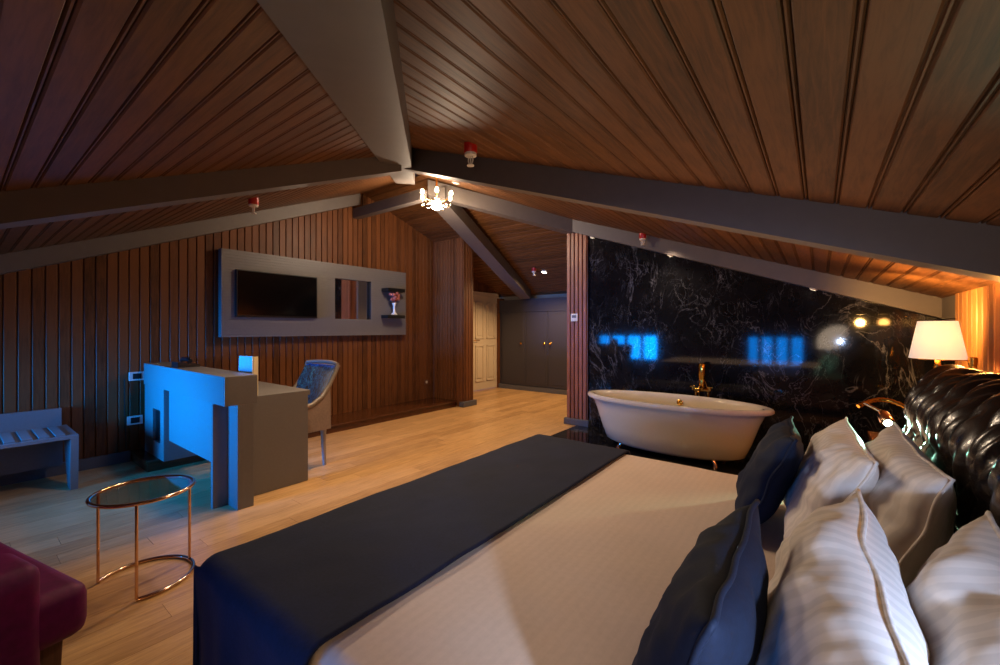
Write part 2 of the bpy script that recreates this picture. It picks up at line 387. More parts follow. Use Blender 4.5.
# wall behind the camera with two windows
bm = NB(); wx = [(-5.0,-3.3),(-1.35,-.25)]; wz = (.3,1.24)
xs = [-5.6]+[q for w in wx for q in w]+[.96]
for i in range(0, len(xs), 2): box(bm, (xs[i],-1.1,0), (xs[i+1],-1.02,1.36))
for a, b in wx: box(bm, (a,-1.1,0), (b,-1.02,wz[0])); box(bm, (a,-1.1,wz[1]), (b,-1.02,1.36))
struct('wall_front', bm, M['plaster'])
for i, (a, b) in enumerate(wx):
    bm = NB(); f = .05
    for q in ((a,wz[0],b,wz[0]+f),(a,wz[1]-f,b,wz[1]),(a,wz[0]+f,a+f,wz[1]-f),(b-f,wz[0]+f,b,wz[1]-f),*[(a+(b-a)*q/4-.045,wz[0]+f,a+(b-a)*q/4+.045,wz[1]-f) for q in (1,2,3)]):
        box(bm, (q[0],-1.09,q[1]), (q[2],-1.04,q[3]))
    w = struct('window_%d' % (i+1), bm, M['cream'])
    bm = NB(); box(bm, (a+f,-1.07,wz[0]+f), (b-f,-1.064,wz[1]-f)); link('pane', bm, M['pane'], w)
# skirting and the dark step along the tv wall
bm = NB(); box(bm, (-5.2,-1.02,0), (-5.175,1.04,.1)); struct('baseboard_left', bm, M['base'])
bm = NB(); box(bm, (-5.2,1.05,0), (-4.66,4.95,.075)); box(bm, (-5.2,1.04,.075), (-4.64,4.955,.1), .006)
struct('trim_11', bm, M['dark_step'])
# door on the corridor wall
bm = NB(); x = -5.5
box(bm, (x-.06,6.22,0), (x+.03,6.3,2.0)); box(bm, (x-.06,7.12,0), (x+.03,7.2,2.0)); box(bm, (x-.06,6.22,1.93), (x+.03,7.2,2.0))
d1 = struct('door_1', bm, M['cream'])
bm = NB(); box(bm, (x-.05,6.302,.01), (x-.005,7.118,1.928))
for ya, yb in ((6.4,6.66),(6.76,7.02)):
    for za, zb in ((.18,.92),(1.05,1.8)):
        for q in ((ya,za,yb,za+.025),(ya,zb-.025,yb,zb),(ya,za,ya+.025,zb),(yb-.025,za,yb,zb)): box(bm, (x-.006,q[0],q[1]), (x+.014,q[2],q[3]), .005)
        box(bm, (x-.006,ya+.06,za+.07), (x+.008,yb-.06,zb-.07), .006)
link('door_leaf', bm, M['cream'], d1)
bm = NB(); tube(bm, [(x,6.36,1.02),(x+.05,6.36,1.02),(x+.05,6.47,1.02)], .009); link('door_handle', bm, M['brass'], d1, 40)
for z in (.25,.95,1.7):
    bm = NB(); lathe(bm, [(.01,0),(.01,.09)], (x+.004,7.11,z), 10); link('hinge', bm, M['rose'], d1, 40)

# ------------------------------------------------------------------ wardrobe
w = thing('wardrobe', 'grey built-in wardrobe with brass knobs at the end of the corridor', 'wardrobe', (-4.1,7.12,0))
def rel(t, bm, name, mat, smooth=None, parent=None, mats=None):
    """mesh given in world coordinates, parented under thing t"""
    bmesh.ops.transform(bm, matrix=Matrix.Rotation(-t.rotation_euler.z, 4, 'Z') @ Matrix.Translation(-t.location), verts=bm.verts)
    return link(name, bm, mat, parent or t, smooth, mats=mats)
bm = NB(); box(bm, (-5.44,7.14,0), (-2.74,7.29,1.7)); rel(w, bm, 'carcass', M['wardrobe'])
bm = NB(); box(bm, (-5.44,7.12,1.61), (-2.74,7.16,1.855)); box(bm, (-5.44,7.1,1.60), (-2.74,7.14,1.625)); rel(w, bm, 'header_panel', M['wardrobe'])
bm = NB(); box(bm, (-5.44,7.09,0), (-2.74,7.14,.09)); rel(w, bm, 'plinth', M['base'])
xd = [-5.36,-4.76,-4.24,-3.7,-3.2,-2.76]
for i in range(5):
    bm = NB(); box(bm, (xd[i]+.004,7.112,.1), (xd[i+1]-.004,7.14,1.595), .004)
    box(bm, (xd[i]+.05,7.107,.16), (xd[i+1]-.05,7.114,1.53), .004)
    d = rel(w, bm, 'door', M['wardrobe'])
    kx = {0: xd[1]-.1, 1: xd[2]-.07, 2: xd[2]+.07, 3: xd[4]-.07, 4: xd[4]+.07}[i]
    bm = NB(); lathe(bm, [(.006,0),(.006,-.02),(.022,-.025),(.024,-.035),(.012,-.045)], (kx,7.107,.96), 14, axis='y'); rel(w, bm, 'knob', M['brass'], 40, d)
bm = NB(); box(bm, (-5.49,7.1,0), (-5.445,7.3,1.9)); struct('trim_12', bm, M['wall_z'])

# ------------------------------------------------------------------ tv panel, television, shelves, vase
t = thing('wall_panel', 'long grey grooved media panel mounted on the dark wooden wall', 'wall panel', (-5.19,3.03,1.16))
bm = NB(); Y0, Y1, Z0, Z1 = 1.77, 4.29, 1.16, 2.12
rows = 30
my0, my1, mz0, mz1 = 3.095, 3.655, 1.385, 1.925
def row(ya, yb, za, zb): box(bm, (-5.185,ya,za+.003), (-5.1,yb,zb-.003))
for i in range(rows):
    za = Z0+(Z1-Z0)*i/rows; zb = Z0+(Z1-Z0)*(i+1)/rows; zm = (za+zb)/2
    if mz0 < zm < mz1: row(Y0,my0,za,zb); row(my1,Y1,za,zb)
    else: row(Y0,Y1,za,zb)
box(bm, (-5.187,Y0+.004,Z0+.003), (-5.107,my0,Z1-.003)); box(bm, (-5.187,my1,Z0+.003), (-5.107,Y1-.004,Z1-.003))
box(bm, (-5.187,my0,Z0+.003), (-5.107,my1,mz0)); box(bm, (-5.187,my0,mz1), (-5.107,my1,Z1-.003))
rel(t, bm, 'grooved_board', M['panel'])
bm = NB(); box(bm, (-5.18,my0,mz0), (-5.15,my1,mz1)); rel(t, bm, 'mirror', M['mirror'])
t = thing('television', 'black flat-screen television on the left of the grey wall panel', 'television', (-5.09,2.365,1.4))
bm = NB(); box(bm, (-5.099,1.9,1.385), (-5.06,2.83,1.905), .006); rel(t, bm, 'casing', M['black'])
bm = NB(); box(bm, (-5.062,1.915,1.405), (-5.057,2.815,1.892)); rel(t, bm, 'screen', M['screen'])
sh = []
for z0, lb in ((1.795,'upper small dark shelf on the grey wall panel above the pink flowers'), (1.405,'lower small dark shelf on the grey wall panel carrying the white vase')):
    bm = NB(); box(bm, (-5.099,3.83,z0), (-4.95,4.15,z0+.05), .003)
    tag(link('wall_shelf', bm, M['black']), lb, 'shelf', 'shelves on the media panel')
t = thing('flower_vase', 'slim white vase of dusty pink flowers on the lower wall shelf', 'vase', (-5.02,4.0,1.456))
bm = NB(); lathe(bm, [(.045,0),(.05,.01),(.02,.04),(.014,.09),(.016,.13),(.03,.17),(.034,.18)], seg=20); link('vase_body', bm, M['ceramic'], t, 50)
bm = NB()
for i in range(26):
    a = random.random()*6.28; r = random.random()**.5*.1; z = .22+random.random()*.1
    bmesh.ops.create_icosphere(bm, subdivisions=1, radius=random.uniform(.022,.034), matrix=Matrix.Translation((r*math.cos(a)*.7, r*math.sin(a), z)))
for i in range(6): tube(bm, [(0,0,.17),(.03*math.cos(i),.04*math.sin(i),.22)], .004, 5)
link('flowers', bm, M['pink'], t, 0)

# sockets on the tv wall
def socket(y, z, lab, n=1):
    t = thing('wall_socket', lab, 'socket', (-5.197,y,z), 0, 'wall sockets')
    bm = NB(); box(bm, (0,-.06,-.042), (.012,.06,.042), .004); link('frame', bm, M['white'], t)
    bm = NB(); box(bm, (.009,-.032,-.026), (.014,.032,.026)); link('insert', bm, M['black'], t)
socket(1.09, .8, 'white framed wall socket just left of the desk, upper of two')
socket(1.075, .382, 'white framed wall socket low beside the desk cabinet, lower of two')
t = thing('wall_socket', 'small brown wall socket low on the wall right of the armchair at the desk', 'socket', (-5.197,4.8,.37), 0, 'wall sockets')
bm = NB(); box(bm, (0,-.04,-.04), (.01,.04,.04), .004); link('frame', bm, M['legwood'], t)
bm = NB(); lathe(bm, [(.022,.009),(.022,.013)], seg=16, axis='x'); link('insert', bm, M['white'], t)
bm = NB(); tube(bm, [(-5.19,1.0,.78),(-5.188,1.0,.5),(-5.186,1.01,.12)], .004, 6); tag(link('cable', bm, M['black']), 'thin dark cable running down the wall beside the sockets', 'cable')

# ------------------------------------------------------------------ desk
t = thing('desk', 'grey built-in desk with raised bar counter and side panel beside the tv wall', 'desk', (-4.0,1.4,0))
xe = -3.19; xw = -5.12
bm = NB(); box(bm, (xw,1.125,.725), (xe,1.335,.925), .003); rel(t, bm, 'bar_counter', M['grey'])
bm = NB(); box(bm, (-4.5,1.16,.28), (-3.38,1.19,.73)); rel(t, bm, 'modesty_panel', M['grey'])
bm = NB(); box(bm, (-3.385,1.11,0), (-3.35,1.21,.725)); box(bm, (-3.36,1.205,0), (xe,1.31,.725), .002); rel(t, bm, 'corner_leg', M['grey'])
bm = NB(); box(bm, (-3.405,1.31,0), (-3.365,1.8,.745), .003); rel(t, bm, 'side_panel', M['grey'])
bm = NB(); box(bm, (xw,1.3,.70), (-3.405,1.84,.74), .003); rel(t, bm, 'worktop', M['grey'])
cab = NB(); X0, X1, Ya, Yb, Za, Zb_ = -5.1,-4.52,1.128,1.7,.1,.724
for q in ((X0,Ya,Za,X1,Ya+.03,.24),(X0,Ya,.53,X1,Ya+.03,Zb_),(X0,Ya,.24,-4.84,Ya+.03,.53),(-4.62,Ya,.24,X1,Ya+.03,.53),
          (X0,Ya+.03,Za,X0+.03,Yb,Zb_),(X1-.03,Ya+.03,Za,X1,Yb,Zb_),(X0,Yb-.02,Za,X1,Yb,Zb_)): box(cab, q[:3], q[3:])
cb = rel(t, cab, 'cabinet', M['grey'])
bm = NB(); box(bm, (-4.84,Ya+.02,.24), (-4.62,Ya+.026,.53)); rel(t, bm, 'niche_dark', M['black'], None, cb)  # black plate standing in for the darkness inside the cabinet opening
# telephone on the bar, folded card on the worktop
t = thing('telephone', 'small black telephone lying on top of the raised desk counter', 'telephone', (-4.35,1.24,.926))
bm = NB(); prism(bm, [(-.08,0),(.08,0),(.08,.02),(-.08,.045)], (-.08,0,0), (0,1,0), (0,0,1), (.16,0,0)); link('base', bm, M['black'], t)
bm = NB(); tube(bm, [(-.1,.0,.05),(-.07,.0,.065),(.07,.0,.065),(.1,.0,.05)], .018, 10); link('handset', bm, M['black'], t, 50)
t = thing('tent_card', 'white upright information card standing on the grey desk behind the counter', 'card', (-3.50,1.385,.742), math.radians(10))
bm = NB(); hexa(bm, [(-.09,-.012,0),(.09,-.012,0),(.09,-.008,0),(-.09,-.008,0),(-.09,-.004,.3),(.09,-.004,.3),(.09,0,.3),(-.09,0,.3)]); link('front_sheet', bm, M['paper'], t)
bm = NB(); box(bm, (-.089,.03,0), (.089,.034,.295)); box(bm, (.086,-.012,0), (.09,.034,.298)); link('back_sheet', bm, M['cream_strip'], t)
bm = NB(); box(bm, (-.004,-.0115,.13), (.002,-.0085,.165)); box(bm, (-.004,-.0115,.13), (.016,-.0085,.135)); box(bm, (.02,-.011,.14), (.028,-.0085,.146)); box(bm, (.034,-.011,.14), (.05,-.0085,.146)); link('printed_mark', bm, M['ink'], t)

# ------------------------------------------------------------------ desk chair
t = thing('desk_chair', 'curved-back chair with mottled blue velvet and silver wood frame at the desk', 'chair', (-3.815,1.87,0), math.radians(3))
# local: faces -y ; back at +y .3
def tubp(pts, r, name, mat, tap=None):
    bm = NB(); tube(bm, pts, r, 10, taper=tap); return link(name, bm, mat, t, 50)
bm = NB(); box(bm, (-.23,-.24,.33), (.23,.22,.43), .02); link('seat_base', bm, M['chairside'], t)
bm = NB(); box(bm, (-.215,-.25,.43), (.215,.18,.48), .02); link('seat_cushion', bm, M['bluevelvet'], t, 40)
def backgrid(off, name, mat, thick):
    bm = NB(); n1, n2 = 14, 12; G = []
    for k in range(2):
        g = []
        for i in range(n1+1):
            u = -1+2*i/n1; col = []
            for j in range(n2+1):
                v = j/n2; lo = .40+.0*abs(u)
                z = lo+(.905-lo)*v
                hx = .235+.01*v; x = u*hx
                y = .2+.16*v**1.4-.10*u*u*(1-v*.6) + (off+(thick if k else 0))
                col.append(bm.verts.new((x, y, z)))
            g.append(col)
        G.append(g)
    for k in range(2):
        for i in range(n1):
            for j in range(n2): bm.faces.new([G[k][i][j],G[k][i+1][j],G[k][i+1][j+1],G[k][i][j+1]])
    for i in range(n1):
        for j in (0,n2): bm.faces.new([G[0][i][j],G[0][i+1][j],G[1][i+1][j],G[1][i][j]])
    for j in range(n2):
        for i in (0,n1): bm.faces.new([G[0][i][j],G[0][i][j+1],G[1][i][j+1],G[1][i][j]])
    return link(name, bm, mat, t, 40)
backgrid(-.02, 'back_cushion', M['bluevelvet'], .03); backgrid(.012, 'back_shell', M['chairside'], .02)
bm = NB()
for s in (-1,1):
    pts = [(s*.25,.36-.045,.92),(s*.25,.30,.86),(s*.25,.235,.74),(s*.25,.16,.64),(s*.252,.06,.58),(s*.255,-.08,.555),(s*.25,-.2,.55)]
    tube(bm, pts, .02, 10, taper=[.018,.018,.019,.02,.02,.02,.016])
tube(bm, [(-.25,.315,.92),(-.13,.345,.93),(0,.36,.932),(.13,.345,.93),(.25,.315,.92)], .018, 10)
link('frame_rail', bm, M['chairframe'], t, 60)
for s in (-1,1):
    bm = NB(); pr = [(-.2,.34),(.24,.34),(.235,.72),(.16,.63),(.06,.57),(-.08,.545),(-.2,.545)]
    prism(bm, pr, (s*.25-.012,0,0), (0,1,0), (0,0,1), (.024,0,0)); link('side_panel', bm, M['chairside'], t)
for s in (-1,1):
    tubp([(s*.225,-.2,.36),(s*.228,-.205,.2),(s*.23,-.215,0)], .02, 'leg', M['chairframe'], [.026,.02,.014])
    tubp([(s*.205,.2,.36),(s*.2,.205,.2),(s*.2,.215,0)], .02, 'leg', M['chairframe'], [.026,.021,.015])

# ------------------------------------------------------------------ luggage bench
t = thing('luggage_bench', 'grey luggage bench with slatted top against the wooden wall at left', 'bench', (-4.9,0,0))
bm = NB(); y1 = .615; y0 = -.72
box(bm, (-5.17,y0,.40), (-4.6,y1,.428), .002)
for i in range(15):
    yy = .52-i*.085; box(bm, (-5.1,yy-.028,.428), (-4.63,yy+.028,.438), .002)
rel(t, bm, 'slatted_top', M['grey'])
for ya in (y1-.045, y0):
    bm = NB(); prism(bm, [(-4.6,.40),(-4.62,0),(-4.74,0),(-4.95,.40)], (0,ya,0), (1,0,0), (0,0,1), (0,.045,0)); rel(t, bm, 'leg', M['grey'])
bm = NB(); box(bm, (-5.0,y0+.045,.13), (-4.97,y1-.045,.40)); rel(t, bm, 'apron', M['greydark'])
bm = NB(); box(bm, (-5.19,y0,.1), (-5.15,.585,.575), .002); rel(t, bm, 'back_board', M['grey'])

# ------------------------------------------------------------------ side table
t = thing('side_table', 'round rose-gold side table with smoked glass top beside the red armchair', 'side table', (-2.68,.59,0), 0)
zt = .455; R = .2
bm = NB(); tube(bm, [(R*math.cos(a),R*math.sin(a),zt-.008) for a in [2*PI*i/48 for i in range(48)]], .009, 10, True); link('rim', bm, M['rose'], t, 60)
bm = NB(); lathe(bm, [(R-.008,zt-.012),(R-.008,zt-.004)], seg=48); link('glass_top', bm, M['smoke'], t)
bm = NB(); tube(bm, [(R*math.cos(a),R*math.sin(a),.009) for a in [math.radians(-20+247*i/48) for i in range(49)]], .009, 10); link('base_ring', bm, M['rose'], t, 60)
for d in (-20, 98, 227):
    a = math.radians(d); bm = NB(); lathe(bm, [(.0065,.009),(.0065,zt-.008)], (R*math.cos(a),R*math.sin(a),0), 12); link('leg', bm, M['rose'], t, 50)

# ------------------------------------------------------------------ red armchair (only its near corner is in the picture)
t = thing('armchair', 'magenta velvet armchair cut off by the lower left corner', 'armchair', (-2.12,-.03,0), math.radians(13))
# local: faces +x ; seat x -.36..+.33 ; y -.37..+.24
bm = NB()
def rblock(bm, x0,x1,y0,y1,z0,z1,r):
    box(bm, (x0,y0,z0), (x1,y1,z1)); 
def softblock(a, b, r, name, mat, par):
    bm = NB(); box(bm, a, b); bmesh.ops.bevel(bm, geom=bm.edges[:], offset=r, segments=5, profile=.5, affect='EDGES'); return link(name, bm, mat, par, 60)
softblock((-.42,-.46,.285), (.335,.24,.452), .045, 'seat', M['velvet'], t)
for xa, xb in ((.13,.35), (-.64,-.41)): softblock((xa,-.5,.2), (xb,.125,.566), .035, 'arm', M['velvet'], t)
softblock((-.645,-.64,.205), (.345,-.455,.8), .06, 'backrest', M['velvet'], t)
for xx, yy in ((.26,.15),(-.36,.15),(.26,-.55),(-.56,-.55)):
    bm = NB(); s = .034; q = .024
    hexa(bm, [(xx-q,yy-q,0),(xx+q,yy-q,0),(xx+q,yy+q,0),(xx-q,yy+q,0),(xx-s,yy-s,.29),(xx+s,yy-s,.29),(xx+s,yy+s,.29),(xx-s,yy+s,.29)])
    link('leg', bm, M['legwood'], t)

# ------------------------------------------------------------------ bed
BX0, BX1, BY0, BY1, BZ = -1.48, .31, .48, 2.33, .55
bed = thing('bed', 'large double bed with black tufted leather headboard', 'bed', (-.6,1.4,0))
bm = NB(); box(bm, (BX0+.06,BY0+.06,.02), (BX1,BY1-.06,.26), .02); rel(bed, bm, 'bed_base', M['carcass'])
bm = NB(); box(bm, (BX0+.04,BY0+.04,.26), (BX1,BY1-.04,.52), .05); rel(bed, bm, 'mattress', M['ceramic'])
# tufted headboard: surface swept over front, rounded top, back
bm = NB(); HY0, HY1 = .30, 2.47; hx0, hx1, ztop = .335, .55, 1.04; rr = .105
path = []   # (x,z,nx,nz,s)
s = 0
for i in range(90):
    z = .26+(ztop-rr-.26)*i/89; path.append((hx0,z,-1,0))
for i in range(1,41):
    a = PI*i/40; path.append((hx0+rr-rr*math.cos(a), ztop-rr+rr*math.sin(a), -math.cos(a), math.sin(a)))
path.append((hx1,.26,1,0))
NY = 260; G = []; arc = [0]
for a, b in zip(path, path[1:]): arc.append(arc[-1]+math.hypot(a[0]-b[0], a[1]-b[1]))
def tuft(y, q):
    ph = .27; py = .15
    yy = y+.045*math.sin(q*11)+.02*noise.noise(V((y*5, q*5, 4)))
    best = 0
    for k in (0, 1):                      # two interleaved rows of leaf-shaped folds
        r = q/ph+.5*k; fq = r-math.floor(r)
        uu = yy/py+.5*k; fu = uu-math.floor(uu)
        fu = fu+.16*math.sin(2*PI*fq)
        e = 1-((abs(fu-.5)*2)**2.2); wq = math.sin(PI*fq)**.8
        best = max(best, max(0, e-(1-wq)*1.1)**.6*(.8+.2*fu))
    st = .008*math.sin((yy+q*.14)*150+5*noise.noise(V((y*6,q*6,1))))*(.5+noise.noise(V((y*7,q*7,9))))
    return .075*best+st+noise.noise(V((y*15+q*4, q*8, 2.3)))*.009
for j in range(NY+1):
    y = HY0+(HY1-HY0)*j/NY; g = []
    e = min(y-HY0, HY1-y); sq = min(1, e/.09); sq = math.sqrt(max(0, 1-(1-sq)**2))
    for k, (x, z, nx, nz) in enumerate(path):
        d = (tuft(y, arc[k]) if k < len(path)-1 else 0)*(.35+.65*sq) - .09*(1-sq)
        g.append(bm.verts.new((x+nx*d, y, z+nz*d)))
    G.append(g)
for j in range(NY):
    for k in range(len(path)-1): bm.faces.new([G[j][k],G[j][k+1],G[j+1][k+1],G[j+1][k]])
bm.faces.new(G[0]); bm.faces.new(G[-1][::-1])
rel(bed, bm, 'headboard', M['leather'], 0)
for yy in (.5, 2.3):
    bm = NB(); box(bm, (hx0+.05,yy-.04,0), (hx1-.05,yy+.04,.3)); rel(bed, bm, 'headboard_foot', M['black'])

def cloth(name, x0, x1, y0, y1, ztop, zlow, r, mat, wr, nx=60, thick=.0, foot=True, seed=0, xr=.06, hg=1.):
    """cloth laid over the bed: profile along y hanging on both sides"""
    prof = []
    n = 10
    prof.append((y0, zlow, -1, 0)); 
    for i in range(1,14): prof.append((y0, zlow+(ztop-r-zlow)*i/14, -1, 0))
    for i in range(n+1):
        a = PI/2*i/n; prof.append((y0+r-r*math.cos(a), ztop-r+r*math.sin(a), -math.cos(a), math.sin(a)))
    m = 50
    for i in range(1,m): prof.append((y0+r+(y1-y0-2*r)*i/m, ztop, 0, 1))
    for i in range(n+1):
        a = PI/2-PI/2*i/n; prof.append((y1-r+r*math.cos(a), ztop-r+r*math.sin(a), math.cos(a), math.sin(a)))
    for i in range(1,15): prof.append((y1, ztop-r-(ztop-r-zlow)*i/14, 1, 0))
    bm = NB(); G = []
    for i in range(nx+1):
        x = x0+(x1-x0)*i/nx; g = []
        for (y, z, ny, nz) in prof:
            xx, zz = x, z
            if foot and x < x0+xr:
                q = 1-(x-x0)/xr; zz = z-(1-math.sqrt(max(0,1-q*q)))*xr*(1 if nz > .5 else .0)
            p = V((xx*3+seed, y*3, zz*3))
            d = wr*(noise.noise(p*1.1)+.5*noise.noise(p*2.7)+.25*noise.noise(p*6))
            hang = max(0, min(1, (ztop-z)/.25)) if abs(ny) > .9 else 0
            d += hg*hang*(.018*math.sin(xx*17+seed)+.01*math.sin(xx*39+2+seed))
            g.append(bm.verts.new((xx, y+ny*d, zz+nz*d)))
        G.append(g)
    for i in range(nx):
        for k in range(len(prof)-1): bm.faces.new([G[i][k],G[i][k+1],G[i+1][k+1],G[i+1][k]])
    if foot:
        low = [bm.verts.new((x0-.01, v.co.y, min(v.co.z, zlow+.0) if False else zlow)) for v in G[0]]
        for k in range(len(prof)-1): 
            try: bm.faces.new([G[0][k],G[0][k+1],low[k+1],low[k]])
            except ValueError: pass
    return link(name, bm, mat, None, 0)
tag(cloth('duvet', BX0, BX1-.02, BY0, BY1, BZ, .1, .045, M['duvet'], .004, seed=3, hg=.05), 'beige satin-striped duvet spread over the double bed', 'duvet')
rn = cloth('bed_runner', BX0-.022, -.86, BY0-.034, BY1+.034, BZ+.02, .03, .055, M['navy'], .005, nx=60, seed=11, hg=.5)
tag(rn, 'wide navy blue runner draped across the foot of the bed', 'bed runner')
so = rn.modifiers.new('thickness', 'SOLIDIFY'); so.thickness = .01; so.offset = -1

def cushion(name, w, h, th, mat, loc, rot, label, cat, group, seed=0, pin=.5, flange=.0, seam=None, fold=1.):
    """local: width along y, height along z (from 0), thickness along x"""
    bm = NB(); n = 36; F, B = [], []
    for i in range(n+1):
        u = -1+2*i/n; f, b = [], []
        for j in range(n+1):
            v = -1+2*j/n
            pu = u*(1-.07*(1-v*v)*(abs(u)**3)) ; pv = v*(1-.08*(1-u*u)*(abs(v)**3))
            e = max(0,(1-abs(u)**2.6))*max(0,(1-abs(v)**2.6)); t_ = (e**pin)*th/2
            p = V((u*1.5+seed, v*1.5, seed*1.7))
            wv = fold*(.014*noise.noise(p*1.6)+.009*noise.noise(p*3.6)+.006*noise.noise(V((u*6+seed,v*2.5,1)))+.002*math.sin(9*u*v+7*u+seed))*min(1, e*4)
            sway = .012*noise.noise(V((u*2,v*2,seed+5)))
            x = sway
            y = pu*w/2; z = (pv+1)*h/2
            f.append(bm.verts.new((x-t_-wv, y, z)))
            b.append(f[-1] if (i in (0,n) or j in (0,n)) else bm.verts.new((x+t_+wv*.6, y, z)))
        F.append(f); B.append(b)
    for i in range(n):
        for j in range(n):
            bm.faces.new([F[i][j],F[i][j+1],F[i+1][j+1],F[i+1][j]])
            q = [B[i][j],B[i+1][j],B[i+1][j+1],B[i][j+1]]
            try: bm.faces.new(q)
            except ValueError: pass
    per = [F[i][0].co.copy() for i in range(n)]+[F[n][j].co.copy() for j in range(n)]+[F[i][n].co.copy() for i in range(n,0,-1)]+[F[0][j].co.copy() for j in range(n,0,-1)]
    root = thing(name, label, cat, loc, 0, group); root.rotation_euler = rot
    link('cover', bm, mat, root, 0)
    if seam:
        bm = NB(); tube(bm, per, seam, 6, True); link('piping', bm, mat, root, 0)
    return root
tl = math.radians
Zb = BZ+.012
G1 = 'white striped pillows at the head of the bed'; G2 = 'navy cushions on the bed'
cushion('pillow', .68, .38, .17, M['pillow'], (.095,1.66,Zb), (0,tl(19),tl(2)), 'white striped pillow at the far back, leaning against the tufted headboard', 'pillow', G1, 1, seam=.004)
cushion('pillow', .68, .38, .17, M['pillow'], (.10,.80,Zb), (0,tl(20),tl(-2)), 'white striped pillow in the lower right corner, against the headboard', 'pillow', G1, 4, seam=.004)
cushion('pillow', .66, .385, .16, M['pillow'], (-.065,1.74,Zb), (0,tl(25),tl(3)), 'white striped pillow between the far navy cushion and the far back pillow', 'pillow', G1, 7, seam=.004)
cushion('pillow', .68, .375, .17, M['pillow'], (-.07,.82,Zb), (0,tl(22),tl(1)), 'white striped pillow right behind the nearer navy cushion', 'pillow', G1, 9, seam=.004)
cushion('throw_cushion', .42, .375, .13, M['navyc'], (-.225,1.79,Zb), (0,tl(24),tl(4)), 'navy blue square cushion farther from the camera, next to the bathtub', 'cushion', G2, 12, seam=.005, fold=.6)
cushion('throw_cushion', .43, .375, .135, M['navyc'], (-.225,.74,Zb), (0,tl(20),tl(0)), 'navy blue square cushion nearest the camera at the bottom edge', 'cushion', G2, 15, seam=.005, fold=.8)

# ------------------------------------------------------------------ bathtub
t = thing('bathtub', 'freestanding white oval bathtub in front of the black marble wall', 'bathtub', (-1.2,4.38,0), math.radians(-3))
a0, b0, zr_ = .89, .385, .55
def ell(f, z, ex=1): return (f, z)
prof = [(.0,.055),(.52,.055),(.68,.062),(.75,.09),(.81,.22),(.88,.40),(.93,.49),(.945,.50),(.985,.502),(1.0,.515),(1.0,.535),(.985,.549),(.95,.552),(.90,.545),(.87,.52),(.83,.40),(.76,.25),(.66,.18),(.4,.165),(0,.16)]
bm = NB(); seg = 72; rings = []
for f, z in prof:
    sl = 0
    ring = []
    for k in range(seg):
        a = 2*PI*k/seg; fy = f if f > .9 else f-.02
        ring.append(bm.verts.new((a0*f*math.cos(a), b0*f*math.sin(a), z)))
    rings.append(ring)
for p, q in zip(rings, rings[1:]):
    for k in range(seg): bm.faces.new([p[k],p[(k+1)%seg],q[(k+1)%seg],q[k]])
bmesh.ops.remove_doubles(bm, verts=bm.verts, dist=1e-5)
link('tub_shell', bm, M['porcelain'], t, 50)
for sx in (-1,1):
    for sy in (-1,1):
        bm = NB(); x, y = sx*.42, sy*.15
        tube(bm, [(x,y,.09),(x*1.06,y*1.1,.05),(x*1.1,y*1.2,.025),(x*1.1,y*1.2,.006)], .02, 10, taper=[.03,.022,.016,.022]); link('foot', bm, M['rose'], t, 50)
bm = NB(); lathe(bm, [(.028,0),(.032,-.006),(.02,-.014),(.0,-.016)], (-.0,.325,.47), 20, axis='y', cap=False); link('overflow_cap', bm, M['brass'], t, 50)
t = thing('bath_faucet', 'tall brass freestanding bath faucet behind the white bathtub', 'faucet', (-1.0,4.86,0))
bm = NB(); lathe(bm, [(.012,0),(.012,.58)], (-.06,0,0), 12); lathe(bm, [(.012,0),(.012,.58)], (.06,0,0), 12)
lathe(bm, [(.035,0),(.035,.012),(.015,.02)], (-.06,0,0), 16); lathe(bm, [(.035,0),(.035,.012),(.015,.02)], (.06,0,0), 16); link('riser_pipes', bm, M['brass'], t, 50)
bm = NB(); tube(bm, [(-.075,0,.6),(.075,0,.6)], .022, 12); lathe(bm, [(.02,.6),(.03,.64),(.034,.70),(.03,.72),(.036,.73),(.036,.86),(.03,.88),(.01,.885)], seg=16)
tube(bm, [(0,0,.63),(0,-.06,.645),(0,-.13,.63),(0,-.15,.59)], .014, 12); link('mixer_body', bm, M['brass'], t, 50)
for s in (-1,1):
    bm = NB(); lathe(bm, [(.012,0),(.02,.02),(.012,.04)], (s*.075,0,.6), 12); tube(bm, [(s*.06,-.03,.635),(s*.11,-.03,.635)], .008, 8); tube(bm, [(s*.085,-.055,.635),(s*.085,-.005,.635)], .008, 8); tube(bm, [(s*.085,-.03,.6),(s*.085,-.03,.635)], .008, 8); link('handle', bm, M['brass'], t, 50)
bm = NB(); tube(bm, [(.02,.02,.72),(.05,.04,.6),(.05,.05,.4),(.0,.05,.3),(-.04,.03,.45),(-.03,.01,.58)], .006, 8); link('hose', bm, M['brass'], t, 60)

# ------------------------------------------------------------------ bedside: table, lamp, bottle, reading light
t = thing('nightstand', 'dark wooden nightstand beyond the headboard under the table lamp', 'nightstand', (.515,3.45,0))
bm = NB(); box(bm, (-.24,-.3,.08), (.24,.3,.53)); link('carcass', bm, M['dark_step'], t)
bm = NB(); box(bm, (-.26,-.32,.53), (.26,.32,.56), .004); link('top', bm, M['dark_step'], t)
for z0 in (.1,.315):
    bm = NB(); box(bm, (-.255,-.285,z0), (-.24,.285,z0+.2), .003); d = link('drawer', bm, M['dark_step'], t)
    bm = NB(); lathe(bm, [(.006,-.255),(.015,-.272),(.012,-.28)], (0,0,z0+.1), 12, axis='x'); link('knob', bm, M['brass'], d, 50)
for sx in (-1,1):
    for sy in (-1,1):
        bm = NB(); box(bm, (sx*.2-.02,sy*.26-.02,0), (sx*.2+.02,sy*.26+.02,.08)); link('leg', bm, M['dark_step'], t)
t = thing('table_lamp', 'table lamp with bright white tapered shade and gold stem behind the headboard', 'lamp', (.545,3.5,.561))
